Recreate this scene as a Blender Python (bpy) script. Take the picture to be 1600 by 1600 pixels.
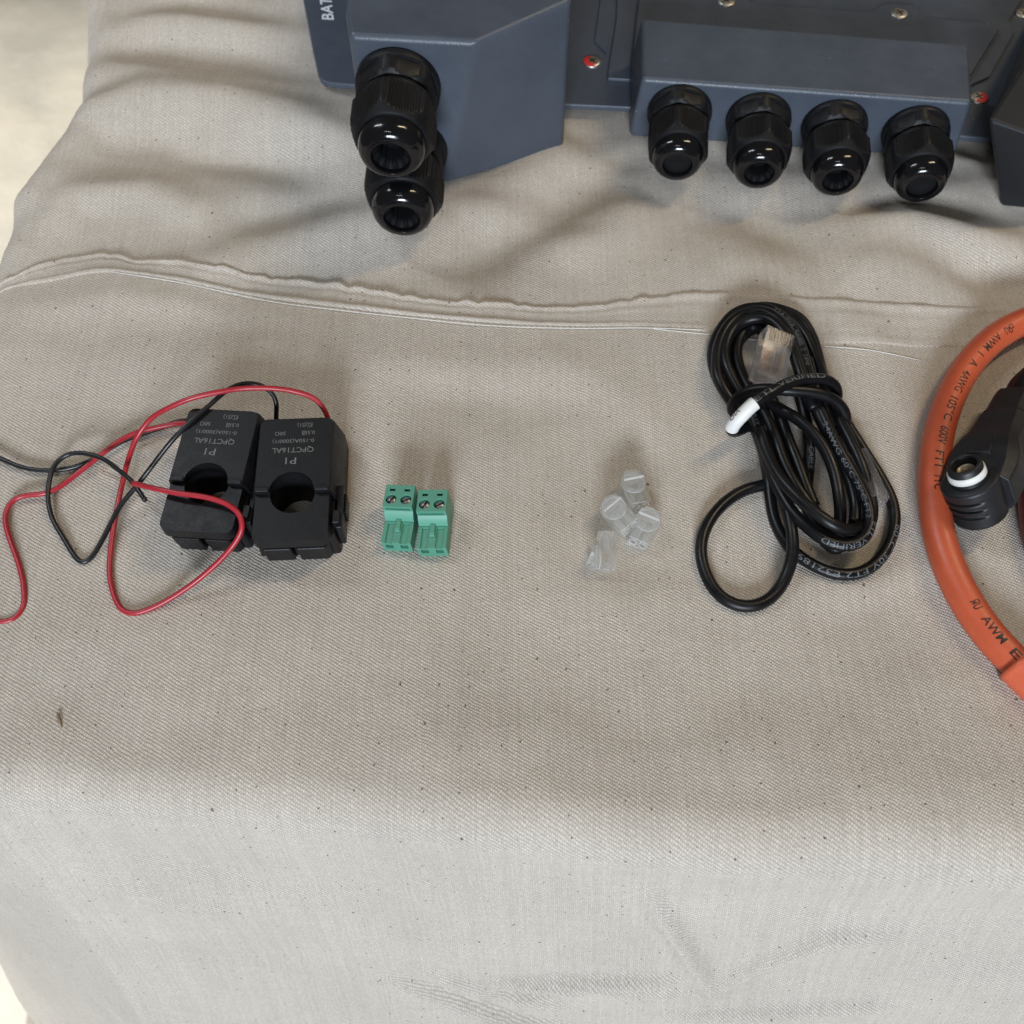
import bpy, bmesh, math, random
import numpy as np
from mathutils import Vector, Matrix
random.seed(7); np.random.seed(7)
sc = bpy.context.scene
for o in list(bpy.data.objects): bpy.data.objects.remove(o)
MM = 0.001
R = math.radians

# ------------------------------------------------------------------ camera
F, PITCH, DIST = 1570.0, R(60), 349.0          # focal length in photo pixels, tilt, distance to the cloth (mm)
CAM = Vector((0, -DIST*math.cos(PITCH), DIST*math.sin(PITCH)))
FW = Vector((0, math.cos(PITCH), -math.sin(PITCH))); UP = Vector((0, math.sin(PITCH), math.cos(PITCH))); RT = Vector((1, 0, 0))
cd = bpy.data.cameras.new('camera'); cam = bpy.data.objects.new('camera', cd); sc.collection.objects.link(cam)
cam.location = CAM*MM; cam.rotation_euler = (R(90)-PITCH, 0, 0)
cd.sensor_width = 36; cd.lens = 36*F/1600; cd.clip_start = 0.005; cd.clip_end = 50
cd.dof.use_dof = True; cd.dof.focus_distance = 0.345; cd.dof.aperture_fstop = 15
sc.camera = cam

# ------------------------------------------------------------------ light (indoors: daylight from an open door behind the camera, warm lamps overhead)
w = bpy.data.worlds.new('World'); sc.world = w; w.use_nodes = True
w.node_tree.nodes['Background'].inputs[0].default_value = (0.98, 0.90, 0.76, 1); w.node_tree.nodes['Background'].inputs[1].default_value = 0.085
def area(name, loc, target, sx, sy, power, col):
    l = bpy.data.lights.new(name, 'AREA'); l.shape = 'RECTANGLE'; l.size = sx; l.size_y = sy; l.energy = power; l.color = col
    o = bpy.data.objects.new(name, l); sc.collection.objects.link(o); o.location = loc
    o.rotation_euler = (Vector(target)-Vector(loc)).to_track_quat('-Z', 'Y').to_euler(); return o
area('door_daylight', (-0.12, -2.1, 0.86), (0, 0, 0), 0.75, 0.50, 70, (0.80, 0.89, 1.0))
area('ceiling_lamp', (0.75, 0.50, 1.25), (0.05, 0.12, 0), 0.10, 0.6, 6.6, (1.0, 0.80, 0.54))
area('ceiling_lamp', (-0.25, -0.75, 1.35), (0, 0.1, 0), 0.5, 0.06, 1.5, (0.93, 0.96, 1.0))
area('ceiling_lamp', (-0.80, 0.55, 1.10), (-0.05, 0.25, 0), 0.08, 0.5, 5.4, (0.84, 0.92, 1.0))
sl = bpy.data.lights.new('floor_fill_spot', 'SPOT'); sl.energy = 190; sl.color = (1.0, 0.95, 0.85); sl.spot_size = R(62); sl.spot_blend = .3; sl.shadow_soft_size = .1
so = bpy.data.objects.new('floor_fill_spot', sl); sc.collection.objects.link(so); so.location = (-1.6, 0.1, 1.1); so.rotation_euler = (Vector((-.92, .25, -.7))-Vector((-1.6, .1, 1.1))).to_track_quat('-Z', 'Y').to_euler()  # added spot that brightens only the floor, standing in for daylight
sc.cycles.transparent_max_bounces = 40
vs = sc.view_settings; vs.view_transform = 'Standard'; vs.look = 'None'; vs.exposure = -0.10; vs.gamma = 1; vs.use_curve_mapping = False

# ------------------------------------------------------------------ helpers
def at(px, py, z):                                  # the point at height z (mm) seen at a photo pixel
    d = FW*F + RT*(px-800) + UP*(800-py)
    return CAM + d*((z-CAM.z)/d.z)
def link(o, parent=None):
    sc.collection.objects.link(o)
    if parent: o.parent = parent
    return o
def tag(o, label, cat, group=None):
    o['label'] = label; o['category'] = cat
    if group: o['group'] = group
    return o
def empty(name, loc=(0, 0, 0), rot=(0, 0, 0)):
    o = bpy.data.objects.new(name, None); o.empty_display_size = 0.01
    o.location = Vector(loc)*MM; o.rotation_euler = rot
    return link(o)
def mesh(name, verts, faces, mat, parent=None, smooth=True, uv=None):
    me = bpy.data.meshes.new(name)
    me.from_pydata([tuple(c*MM for c in v) for v in verts], [], [tuple(f) for f in faces]); me.validate(); me.update()
    if smooth: me.polygons.foreach_set('use_smooth', [True]*len(me.polygons))
    if mat: me.materials.append(mat)
    return link(bpy.data.objects.new(name, me), parent)
def bevel(o, r, seg=3, ang=30):
    m = o.modifiers.new('bevel', 'BEVEL'); m.width = r*MM; m.segments = seg; m.limit_method = 'ANGLE'; m.angle_limit = R(ang); m.harden_normals = True
    return o
def fix(o):
    bm = bmesh.new(); bm.from_mesh(o.data); bmesh.ops.recalc_face_normals(bm, faces=bm.faces); bm.to_mesh(o.data); bm.free(); return o
def prism(name, poly, z0, z1, mat, parent=None, bev=0, seg=2):
    n = len(poly); v = [(p[0], p[1], z0) for p in poly]+[(p[0], p[1], z1) for p in poly]
    f = [list(range(n))[::-1], list(range(n, 2*n))]+[(i, (i+1) % n, n+(i+1) % n, n+i) for i in range(n)]
    o = fix(mesh(name, v, f, mat, parent))
    if bev: bevel(o, bev, seg)
    else: o.data.polygons.foreach_set('use_smooth', [False]*len(o.data.polygons))
    return o
def box(name, x0, x1, y0, y1, z0, z1, mat, parent=None, bev=0, seg=2):
    return prism(name, [(x0, y0), (x1, y0), (x1, y1), (x0, y1)], z0, z1, mat, parent, bev, seg)
def hull8(name, bot, top, mat, parent=None, bev=0, seg=3):
    n = len(bot); v = list(bot)+list(top)
    f = [list(range(n))[::-1], list(range(n, 2*n))]+[(i, (i+1) % n, n+(i+1) % n, n+i) for i in range(n)]
    o = fix(mesh(name, v, f, mat, parent))
    if bev: bevel(o, bev, seg)
    return o
def lathe(name, prof, mat, parent=None, segs=48, rf=None, M=None, smooth=True):
    """prof: list of (t along local Z, radius); rf(phi, t, r) can reshape the radius"""
    v = []; f = []
    for t, r in prof:
        for k in range(segs):
            ph = 2*math.pi*k/segs; rr = rf(ph, t, r) if rf else r
            v.append(Vector((rr*math.cos(ph), rr*math.sin(ph), t)))
    for i in range(len(prof)-1):
        for k in range(segs):
            a = i*segs+k; b = i*segs+(k+1) % segs
            f.append((a, b, b+segs, a+segs))
    if M is not None: v = [M @ p for p in v]
    return fix(mesh(name, v, f, mat, parent, smooth))
def autosmooth(o, deg=35):
    me = o.data; bm = bmesh.new(); bm.from_mesh(me)
    for e in bm.edges:
        if len(e.link_faces) == 2 and e.calc_face_angle(0) > R(deg): e.smooth = False
    bm.to_mesh(me); bm.free(); return o
def disc(name, r, t, mat, parent, M, segs=32):
    return lathe(name, [(t, 0.001), (t, r)], mat, parent, segs, None, M)
def spline(pts, step=0.8):
    P = [Vector(p) for p in pts]; P = [P[0]*2-P[1]]+P+[P[-1]*2-P[-2]]; out = []
    for i in range(1, len(P)-2):
        p0, p1, p2, p3 = P[i-1:i+3]; n = max(2, int((p2-p1).length/step))
        d01 = max((p1-p0).length, 1e-3)**.5; d12 = max((p2-p1).length, 1e-3)**.5; d23 = max((p3-p2).length, 1e-3)**.5
        m1 = (p2-p1)+((p1-p0)/d01-(p2-p0)/(d01+d12))*d12; m2 = (p2-p1)+((p3-p2)/d23-(p3-p1)/(d12+d23))*d12
        for k in range(n):
            t = k/n; a = 2*t**3-3*t*t+1; b = t**3-2*t*t+t; c = -2*t**3+3*t*t; d = t**3-t*t
            out.append(p1*a+m1*b+p2*c+m2*d)
    out.append(P[-2]); return out
def smooth_path(c, it=6):
    for _ in range(it):
        c = [c[0]]+[(c[i-1]+c[i]*2+c[i+1])/4 for i in range(1, len(c)-1)]+[c[-1]]
    return c
def tube_data(c, r, n=14, rr=None):
    v = []; f = []; N = len(c); nrm = None
    for i, p in enumerate(c):
        t = (c[min(i+1, N-1)]-c[max(i-1, 0)]).normalized()
        if nrm is None: nrm = t.orthogonal().normalized()
        nrm = (nrm-t*nrm.dot(t)).normalized(); bi = t.cross(nrm); q = r*(rr(i/(N-1)) if rr else 1)
        v += [p+(nrm*math.cos(2*math.pi*k/n)+bi*math.sin(2*math.pi*k/n))*q for k in range(n)]
    for i in range(N-1):
        for k in range(n):
            a = i*n+k; b = i*n+(k+1) % n; f.append((a, b, b+n, a+n))
    f.append(list(range(n))[::-1]); f.append([(N-1)*n+k for k in range(n)])
    return v, f
def tubes(name, paths, r, mat, parent=None, n=14):
    V = []; Fc = []
    for c in paths:
        v, f = tube_data(c, r, n); o = len(V); V += v; Fc += [[i+o for i in q] for q in f]
    return fix(mesh(name, V, Fc, mat, parent))
_tc = {}
def text_geo(s, off=.003):
    if (s, off) not in _tc:
        cu = bpy.data.curves.new('t', 'FONT'); cu.body = s; cu.size = 1; cu.resolution_u = 3; cu.offset = off
        o = link(bpy.data.objects.new('t', cu)); dg = bpy.context.evaluated_depsgraph_get()
        me = o.evaluated_get(dg).to_mesh(); bm = bmesh.new(); bm.from_mesh(me); bmesh.ops.triangulate(bm, faces=bm.faces)
        for _ in range(4):
            le_ = [e for e in bm.edges if e.calc_length() > .16]
            if not le_: break
            bmesh.ops.subdivide_edges(bm, edges=le_, cuts=1); bmesh.ops.triangulate(bm, faces=bm.faces)
        bm.verts.index_update(); v = [(q.co.x, q.co.y) for q in bm.verts]; f = [[x.index for x in p.verts] for p in bm.faces]; bm.free()
        o.evaluated_get(dg).to_mesh_clear(); bpy.data.objects.remove(o); _tc[(s, off)] = (v, f)
    return _tc[(s, off)]
def text_flat(name, s, origin, xdir, ydir, cap, mat, parent=None, width=None, center=False, off=.003):
    v, f = text_geo(s, off)
    if not v: return
    x0 = min(p[0] for p in v); x1 = max(p[0] for p in v); k = cap/0.72; kx = k if width is None else width/(x1-x0)
    off = (x0+x1)/2 if center else x0
    O = Vector(origin); X = Vector(xdir).normalized(); Y = Vector(ydir).normalized()
    return mesh(name, [O+X*((p[0]-off)*kx)+Y*(p[1]*k) for p in v], f, mat, parent, False)
def text_tube(name, s, c, r, s0, cap, mat, parent, length=None, phi0=0.0, flip=1, up=Vector((0, -0.25, 1)), off=0.0):
    """letters wrapped on a tube: x runs along the path from arc length s0, y runs round the tube"""
    v, f = text_geo(s, off); L = [0]
    for i in range(1, len(c)): L.append(L[-1]+(c[i]-c[i-1]).length)
    x0 = min(p[0] for p in v); x1 = max(p[0] for p in v); k = cap/0.72; kx = k if length is None else length/(x1-x0)
    La = np.array(L); C = np.array([list(p) for p in c]); out = []
    def P(q): return Vector([np.interp(q, La, C[:, j]) for j in range(3)])
    for x, y in v:
        q = s0+flip*(x-x0)*kx; q = min(max(q, 0.6), L[-1]-0.6); p = P(q); t = (P(q+.5)-P(q-.5)).normalized()
        U = (up-t*up.dot(t)).normalized(); S = U.cross(t)*flip; ph = phi0+(y-0.36)*k/r
        out.append(p+(U*math.cos(ph)+S*math.sin(ph))*(r+0.09))
    return mesh(name, out, f, mat, parent, False)
def boolean(o, cutters):
    for c in cutters:
        m = o.modifiers.new('cut', 'BOOLEAN'); m.operation = 'DIFFERENCE'; m.object = c; m.solver = 'EXACT'
    dg = bpy.context.evaluated_depsgraph_get(); dg.update()
    me = bpy.data.meshes.new_from_object(o.evaluated_get(dg)); o.modifiers.clear(); o.data = me
    for c in cutters: bpy.data.objects.remove(c)
    return o
def copy_tree(o, parent=None):
    c = o.copy(); sc.collection.objects.link(c); c.parent = parent
    for ch in list(o.children): copy_tree(ch, c)
    return c

# ------------------------------------------------------------------ materials
def new_mat(name):
    m = bpy.data.materials.new(name); m.use_nodes = True; return m, m.node_tree, m.node_tree.nodes['Principled BSDF']
def plain(name, col, rough, metal=0.0, bump=0.0, bscale=900, var=0.0, vscale=60, spec=0.5, coat=0.0, dust=0):
    m, t, b = new_mat(name); b.inputs['Base Color'].default_value = (*col, 1); b.inputs['Roughness'].default_value = rough
    b.inputs['Metallic'].default_value = metal; b.inputs['Specular IOR Level'].default_value = spec; b.inputs['Coat Weight'].default_value = coat
    tc = t.nodes.new('ShaderNodeTexCoord')
    if bump:
        n = t.nodes.new('ShaderNodeTexNoise'); n.inputs['Scale'].default_value = bscale; n.inputs['Detail'].default_value = 3
        t.links.new(tc.outputs['Object'], n.inputs['Vector'])
        bp = t.nodes.new('ShaderNodeBump'); bp.inputs['Strength'].default_value = bump; bp.inputs['Distance'].default_value = 0.0004
        t.links.new(n.outputs['Fac'], bp.inputs['Height']); t.links.new(bp.outputs['Normal'], b.inputs['Normal'])
    if var:
        n = t.nodes.new('ShaderNodeTexNoise'); n.inputs['Scale'].default_value = vscale; n.inputs['Detail'].default_value = 5; n.inputs['Roughness'].default_value = .7
        t.links.new(tc.outputs['Object'], n.inputs['Vector'])
        r = t.nodes.new('ShaderNodeMapRange'); r.inputs['From Min'].default_value = .3; r.inputs['From Max'].default_value = .7
        r.inputs['To Min'].default_value = 1-var; r.inputs['To Max'].default_value = 1+var; t.links.new(n.outputs['Fac'], r.inputs['Value'])
        mx = t.nodes.new('ShaderNodeMix'); mx.data_type = 'RGBA'; mx.blend_type = 'MULTIPLY'; mx.inputs['Factor'].default_value = 1
        mx.inputs[6].default_value = (*col, 1); t.links.new(r.outputs['Result'], mx.inputs[7]); t.links.new(mx.outputs[2], b.inputs['Base Color'])
        if dust:
            vo = t.nodes.new('ShaderNodeTexVoronoi'); vo.inputs['Scale'].default_value = 160; t.links.new(tc.outputs['Object'], vo.inputs['Vector'])
            sx_ = t.nodes.new('ShaderNodeSeparateXYZ'); t.links.new(vo.outputs['Color'], sx_.inputs[0])
            m1_ = t.nodes.new('ShaderNodeMath'); m1_.operation = 'MULTIPLY'; t.links.new(sx_.outputs[0], m1_.inputs[0]); t.links.new(sx_.outputs[1], m1_.inputs[1])
            m2_ = t.nodes.new('ShaderNodeMath'); m2_.operation = 'MULTIPLY'; m2_.inputs[1].default_value = .07*dust; t.links.new(m1_.outputs[0], m2_.inputs[0])
            m3_ = t.nodes.new('ShaderNodeMath'); m3_.operation = 'LESS_THAN'; t.links.new(vo.outputs['Distance'], m3_.inputs[0]); t.links.new(m2_.outputs[0], m3_.inputs[1])
            m4_ = t.nodes.new('ShaderNodeMath'); m4_.operation = 'MULTIPLY'; m4_.inputs[1].default_value = .45; t.links.new(m3_.outputs[0], m4_.inputs[0])
            mx2 = t.nodes.new('ShaderNodeMix'); mx2.data_type = 'RGBA'; t.links.new(m4_.outputs[0], mx2.inputs['Factor']); t.links.new(mx.outputs[2], mx2.inputs[6]); mx2.inputs[7].default_value = (.45, .45, .43, 1)
            t.links.new(mx2.outputs[2], b.inputs['Base Color'])
        r2 = t.nodes.new('ShaderNodeMapRange'); r2.inputs['From Min'].default_value = .3; r2.inputs['From Max'].default_value = .7
        r2.inputs['To Min'].default_value = max(.02, rough-.08); r2.inputs['To Max'].default_value = rough+.1
        t.links.new(n.outputs['Fac'], r2.inputs['Value']); t.links.new(r2.outputs['Result'], b.inputs['Roughness'])
    return m
PAINT = plain('slate_powder_coat', (0.063, 0.076, 0.100), 0.41, bump=0.28, bscale=1500, var=0.10, vscale=40, dust=.9)
BLACK = plain('black_nylon', (0.005, 0.005, 0.006), 0.50, bump=0.1, bscale=1200, var=0.15, vscale=150, spec=.3)
GLOSS = plain('black_gloss_nylon', (0.005, 0.005, 0.006), 0.13, var=0.1, vscale=200)
RUBBER = plain('black_rubber', (0.006, 0.006, 0.007), 0.6, spec=.15)
DARKP = plain('charcoal_powder_coat', (0.010, 0.012, 0.016), 0.5, bump=.2, bscale=1500)
CTMAT = plain('black_moulded_plastic', (0.006, 0.006, 0.007), 0.44, bump=0.12, bscale=2500, var=0.25, vscale=260, dust=.7, spec=.35)
CONMAT = plain('connector_plastic', (0.008, 0.009, 0.011), 0.5, bump=0.12, bscale=2000, var=0.15, vscale=150)
JACKET = plain('black_pvc_jacket', (0.0055, 0.0055, 0.0065), 0.36, bump=0.06, bscale=700, var=0.2, vscale=120, spec=.32)
WIREB = plain('black_wire', (0.012, 0.012, 0.013), 0.35)
WIRER = plain('red_wire', (0.36, 0.020, 0.030), 0.36, var=0.06, vscale=90)
GREEN = plain('green_plastic', (0.080, 0.270, 0.185), 0.42, var=0.05, vscale=200)
GREEN_LIT = plain('green_plastic_lit', (0.11, 0.33, 0.235), 0.4)  # paler copy of the green: light on front faces put into the colour
STEEL = plain('steel', (0.50, 0.49, 0.47), 0.42, 1.0, var=0.15, vscale=400)
DSTEEL = plain('dark_steel', (0.36, 0.34, 0.34), 0.38, 1.0, var=0.2, vscale=600)
REDP = plain('red_marker_paint', (0.55, 0.035, 0.035), 0.45)
ORANGE = plain('orange_cable_jacket', (0.52, 0.094, 0.038), 0.42, bump=0.08, bscale=400, var=0.07, vscale=70)
SHRINK = plain('orange_heat_shrink', (0.62, 0.12, 0.055), 0.36, bump=0.1, bscale=500, var=0.06, vscale=80)
DRED = plain('dark_red_jacket', (0.16, 0.015, 0.02), 0.45)
WHITE = plain('white_plastic', (0.74, 0.73, 0.70), 0.42, var=0.05, vscale=200)
INKW = plain('white_ink', (0.80, 0.82, 0.85), 0.5)
INKG = plain('grey_ink', (0.15, 0.15, 0.145), 0.55, var=.4, vscale=900)
INKC = plain('cable_ink', (0.11, 0.12, 0.13), 0.5, var=.5, vscale=900)
INKK = plain('dark_ink', (0.022, 0.012, 0.010), 0.5)
SILVER = plain('silver_contact', (0.62, 0.57, 0.45), 0.25, 1.0)
GOLD = plain('gold_contact', (0.36, 0.30, 0.22), 0.5, 1.0)
CONTACT = plain('dull_contact', (0.30, 0.27, 0.24), 0.55, 1.0)
THREAD = plain('white_thread', (0.72, 0.70, 0.66), 0.7)
def clear_mat(name, haze, rough, see, col=(0.97, 0.98, 0.98)):
    m, t, b = new_mat(name); b.inputs['Base Color'].default_value = (*col, 1); b.inputs['Roughness'].default_value = rough
    b.inputs['Transmission Weight'].default_value = 1; b.inputs['IOR'].default_value = 1.33
    tl = t.nodes.new('ShaderNodeBsdfTranslucent'); tl.inputs['Color'].default_value = (.93, .93, .92, 1)
    df = t.nodes.new('ShaderNodeBsdfDiffuse'); df.inputs['Color'].default_value = (.90, .90, .89, 1)
    m1 = t.nodes.new('ShaderNodeMixShader'); m1.inputs[0].default_value = .5; t.links.new(tl.outputs[0], m1.inputs[1]); t.links.new(df.outputs[0], m1.inputs[2])
    tr = t.nodes.new('ShaderNodeBsdfTransparent'); tr.inputs['Color'].default_value = (*col, 1)
    m0 = t.nodes.new('ShaderNodeMixShader'); m0.inputs[0].default_value = see; t.links.new(b.outputs[0], m0.inputs[1]); t.links.new(tr.outputs[0], m0.inputs[2])
    m2 = t.nodes.new('ShaderNodeMixShader'); m2.inputs[0].default_value = haze; t.links.new(m0.outputs[0], m2.inputs[1]); t.links.new(m1.outputs[0], m2.inputs[2])
    t.links.new(m2.outputs[0], t.nodes['Material Output'].inputs['Surface']); return m
CLEAR = clear_mat('frosted_clear_plastic', 0.19, 0.07, 0.55)
EDGE_GLINT = clear_mat('edge_glint_plastic', 0.55, 0.10, 0.6)  # whiter mix that paints the bright refracted edges of the clear plastic
CLEAR2 = clear_mat('clear_polycarbonate', 0.09, 0.06, 0.6, (0.96, 0.94, 0.94))

def cloth_mat(name, seam=False):
    m, t, b = new_mat(name); N = t.nodes; Lk = t.links
    def math_(op, a, b_=None, c=None):
        n = N.new('ShaderNodeMath'); n.operation = op
        for i, q in enumerate((a, b_, c)):
            if q is None: continue
            if isinstance(q, (int, float)): n.inputs[i].default_value = q
            else: Lk.new(q, n.inputs[i])
        return n.outputs[0]
    def noise(scale, detail=2, vec=None, rough=.5):
        n = N.new('ShaderNodeTexNoise'); n.inputs['Scale'].default_value = scale; n.inputs['Detail'].default_value = detail; n.inputs['Roughness'].default_value = rough
        Lk.new(vec or uv, n.inputs['Vector']); return n
    def rng(v, a, b_, c, d):
        n = N.new('ShaderNodeMapRange'); n.clamp = True
        for k, q in zip(('From Min', 'From Max', 'To Min', 'To Max'), (a, b_, c, d)): n.inputs[k].default_value = q
        Lk.new(v, n.inputs['Value']); return n.outputs[0]
    uvn = N.new('ShaderNodeUVMap'); uvn.uv_map = 'UVMap'; uv = uvn.outputs[0]
    sep = N.new('ShaderNodeSeparateXYZ'); Lk.new(uv, sep.inputs[0])
    d1 = noise(0.10, 3); d2 = noise(0.45, 2)
    sd = N.new('ShaderNodeSeparateXYZ'); Lk.new(d1.outputs['Color'], sd.inputs[0])
    sd2 = N.new('ShaderNodeSeparateXYZ'); Lk.new(d2.outputs['Color'], sd2.inputs[0])
    u = math_('ADD', math_('ADD', sep.outputs[0], math_('MULTIPLY', sd.outputs[0], 1.6)), math_('MULTIPLY', sd2.outputs[0], .5))
    v = math_('ADD', math_('ADD', sep.outputs[1], math_('MULTIPLY', sd.outputs[1], 1.6)), math_('MULTIPLY', sd2.outputs[1], .5))
    pu, pv = (0.66, 1.17)
    col = math_('DIVIDE', u, pu); i = math_('FLOOR', col); fu = math_('FRACT', col)
    row = math_('ADD', math_('DIVIDE', v, pv), math_('MULTIPLY', i, 0.3333)); ph = math_('FRACT', row); j = math_('FLOOR', row)
    hu = math_('SINE', math_('MULTIPLY', fu, math.pi)); hv = math_('POWER', math_('SINE', math_('MULTIPLY', ph, math.pi)), 0.8)
    h = math_('MULTIPLY', math_('ADD', math_('MULTIPLY', math_('POWER', hu, .7), .55), .45), math_('POWER', hv, 1.2))
    cmb = N.new('ShaderNodeCombineXYZ'); Lk.new(i, cmb.inputs[0]); Lk.new(j, cmb.inputs[1])
    wn = N.new('ShaderNodeTexWhiteNoise'); wn.noise_dimensions = '2D'; Lk.new(cmb.outputs[0], wn.inputs['Vector'])
    wn2 = N.new('ShaderNodeTexWhiteNoise'); wn2.noise_dimensions = '1D'; Lk.new(i, wn2.inputs['W'])
    hh = math_('MULTIPLY', h, rng(wn.outputs[0], 0, 1, .65, 1.1))
    # threads: gaps show darker, every thread a little different, blotches of unbleached cotton
    val = math_('MULTIPLY', rng(hh, 0, 1, .60, 1.10), rng(wn2.outputs[0], 0, 1, .95, 1.03))
    for sv in ((0.9, 0.05, 1), (0.06, 0.8, 1)):
        vm = N.new('ShaderNodeVectorMath'); vm.operation = 'MULTIPLY'; Lk.new(uv, vm.inputs[0]); vm.inputs[1].default_value = sv
        val = math_('MULTIPLY', val, rng(noise(1.0, 2, vm.outputs[0]).outputs['Fac'], .25, .75, .965, 1.03))
    bl = noise(0.018, 4, rough=.6); val = math_('MULTIPLY', val, rng(bl.outputs['Fac'], .3, .7, .94, 1.05))
    fz = noise(1.7, 3, rough=.7); val = math_('MULTIPLY', val, rng(fz.outputs['Fac'], .25, .75, .78, 1.18))
    base = N.new('ShaderNodeMix'); base.data_type = 'RGBA'; base.blend_type = 'MULTIPLY'; base.inputs['Factor'].default_value = 1
    base.inputs[6].default_value = (0.610, 0.548, 0.475, 1); Lk.new(val, base.inputs[7])
    out = base.outputs[2]
    # seed flecks
    for scale, thr, dens, colr, op in ((0.16, .055, .55, (.10, .065, .04), .85), (0.075, .034, .5, (.07, .045, .03), .8), (0.42, .10, .35, (.25, .17, .11), .55)):
        vo = N.new('ShaderNodeTexVoronoi'); vo.voronoi_dimensions = '2D'; vo.inputs['Scale'].default_value = scale
        mp = N.new('ShaderNodeVectorMath'); mp.operation = 'MULTIPLY_ADD'; Lk.new(d2.outputs['Color'], mp.inputs[0]); mp.inputs[1].default_value = (1.4, 2.2, 0); Lk.new(uv, mp.inputs[2])
        Lk.new(mp.outputs[0], vo.inputs['Vector'])
        sc_ = N.new('ShaderNodeSeparateXYZ'); Lk.new(vo.outputs['Color'], sc_.inputs[0])
        rad = math_('MULTIPLY', math_('MULTIPLY', sc_.outputs[1], thr), math_('GREATER_THAN', sc_.outputs[0], 1-dens))
        msk = math_('MULTIPLY', math_('LESS_THAN', vo.outputs['Distance'], rad), op)
        mx = N.new('ShaderNodeMix'); mx.data_type = 'RGBA'; Lk.new(msk, mx.inputs['Factor']); Lk.new(out, mx.inputs[6]); mx.inputs[7].default_value = (*colr, 1); out = mx.outputs[2]
    Lk.new(out, b.inputs['Base Color'])
    b.inputs['Roughness'].default_value = .92; b.inputs['Specular IOR Level'].default_value = .15; b.inputs['Sheen Weight'].default_value = .12
    bp = N.new('ShaderNodeBump'); bp.inputs['Strength'].default_value = .8; bp.inputs['Distance'].default_value = .00022
    hb = math_('ADD', hh, math_('MULTIPLY', fz.outputs['Fac'], .5)); Lk.new(hb, bp.inputs['Height'])
    bp2 = N.new('ShaderNodeBump'); bp2.inputs['Strength'].default_value = .5; bp2.inputs['Distance'].default_value = .0012
    wr = noise(0.06, 4, rough=.55); Lk.new(wr.outputs['Fac'], bp2.inputs['Height']); Lk.new(bp.outputs['Normal'], bp2.inputs['Normal'])
    Lk.new(bp2.outputs['Normal'], b.inputs['Normal'])
    return m
CLOTH = cloth_mat('canvas_twill')

# ------------------------------------------------------------------ floor
fm, ft, fb = new_mat('cream_floor')
ftc = ft.nodes.new('ShaderNodeTexCoord'); fn = ft.nodes.new('ShaderNodeTexNoise'); fn.inputs['Scale'].default_value = 6; fn.inputs['Detail'].default_value = 6; fn.inputs['Roughness'].default_value = .6
ft.links.new(ftc.outputs['Object'], fn.inputs['Vector'])
frp = ft.nodes.new('ShaderNodeValToRGB'); frp.color_ramp.elements[0].position = .35; frp.color_ramp.elements[0].color = (.56, .53, .47, 1)
frp.color_ramp.elements[1].position = .62; frp.color_ramp.elements[1].color = (.74, .69, .59, 1)
ft.links.new(fn.outputs['Fac'], frp.inputs[0]); ft.links.new(frp.outputs[0], fb.inputs['Base Color']); fb.inputs['Roughness'].default_value = .6
fbp = ft.nodes.new('ShaderNodeBump'); fbp.inputs['Distance'].default_value = .02; fbp.inputs['Strength'].default_value = .4; ft.links.new(fn.outputs['Fac'], fbp.inputs['Height']); ft.links.new(fbp.outputs[0], fb.inputs['Normal'])
fl = mesh('floor', [(-4000, -3000, -700), (4000, -3000, -700), (4000, 4000, -700), (-4000, 4000, -700)], [(0, 1, 2, 3)], fm, smooth=False)
fl['kind'] = 'structure'

# ------------------------------------------------------------------ the drop cloth
EY = np.array([-900, -200, 0, 60, 93, 125, 157, 180, 205, 240, 291, 400, 900.])
EX = np.array([-189, -189, -194, -198, -199, -200, -201, -193, -182, -186, -199, -214, -214.])
SL = -0.068
def flat(px, py):                      # cloth coordinates (mm) of a spot on the table top
    p = at(px, py, 0); return (p.x, p.y)
TH = R(72); RAD = 15.0
FN = Vector((SL, -1, 0)).normalized()
EDGE0 = -97.0
def flat_drop(px, py):                 # cloth coordinates of a spot on the hanging front
    O = Vector((0, EDGE0, 0)); dn = FN*math.cos(TH)+Vector((0, 0, -math.sin(TH))); T = Vector((1, SL, 0)).normalized(); nn = T.cross(dn)
    O2 = O+FN*(RAD*math.sin(TH))+Vector((0, 0, -RAD*(1-math.cos(TH))))
    d = FW*F+RT*(px-800)+UP*(800-py); t = (O2-CAM).dot(nn)/d.dot(nn); P = CAM+d*t-O2
    s = P.dot(T); q = P.dot(dn)+RAD*TH; p2 = O+T*s+FN*q; return (p2.x, p2.y)
RIDGES = []     # (points, height, width, asymmetry)
def ridge(px, h, wd, drop=False):
    if not drop and abs(h) >= 2.5: h *= 1.35; wd *= 1.35
    if drop and wd < 6: h *= 2.6; wd *= 1.15
    RIDGES.append(([(flat_drop if drop else flat)(*q) for q in px], h, wd))
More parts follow.
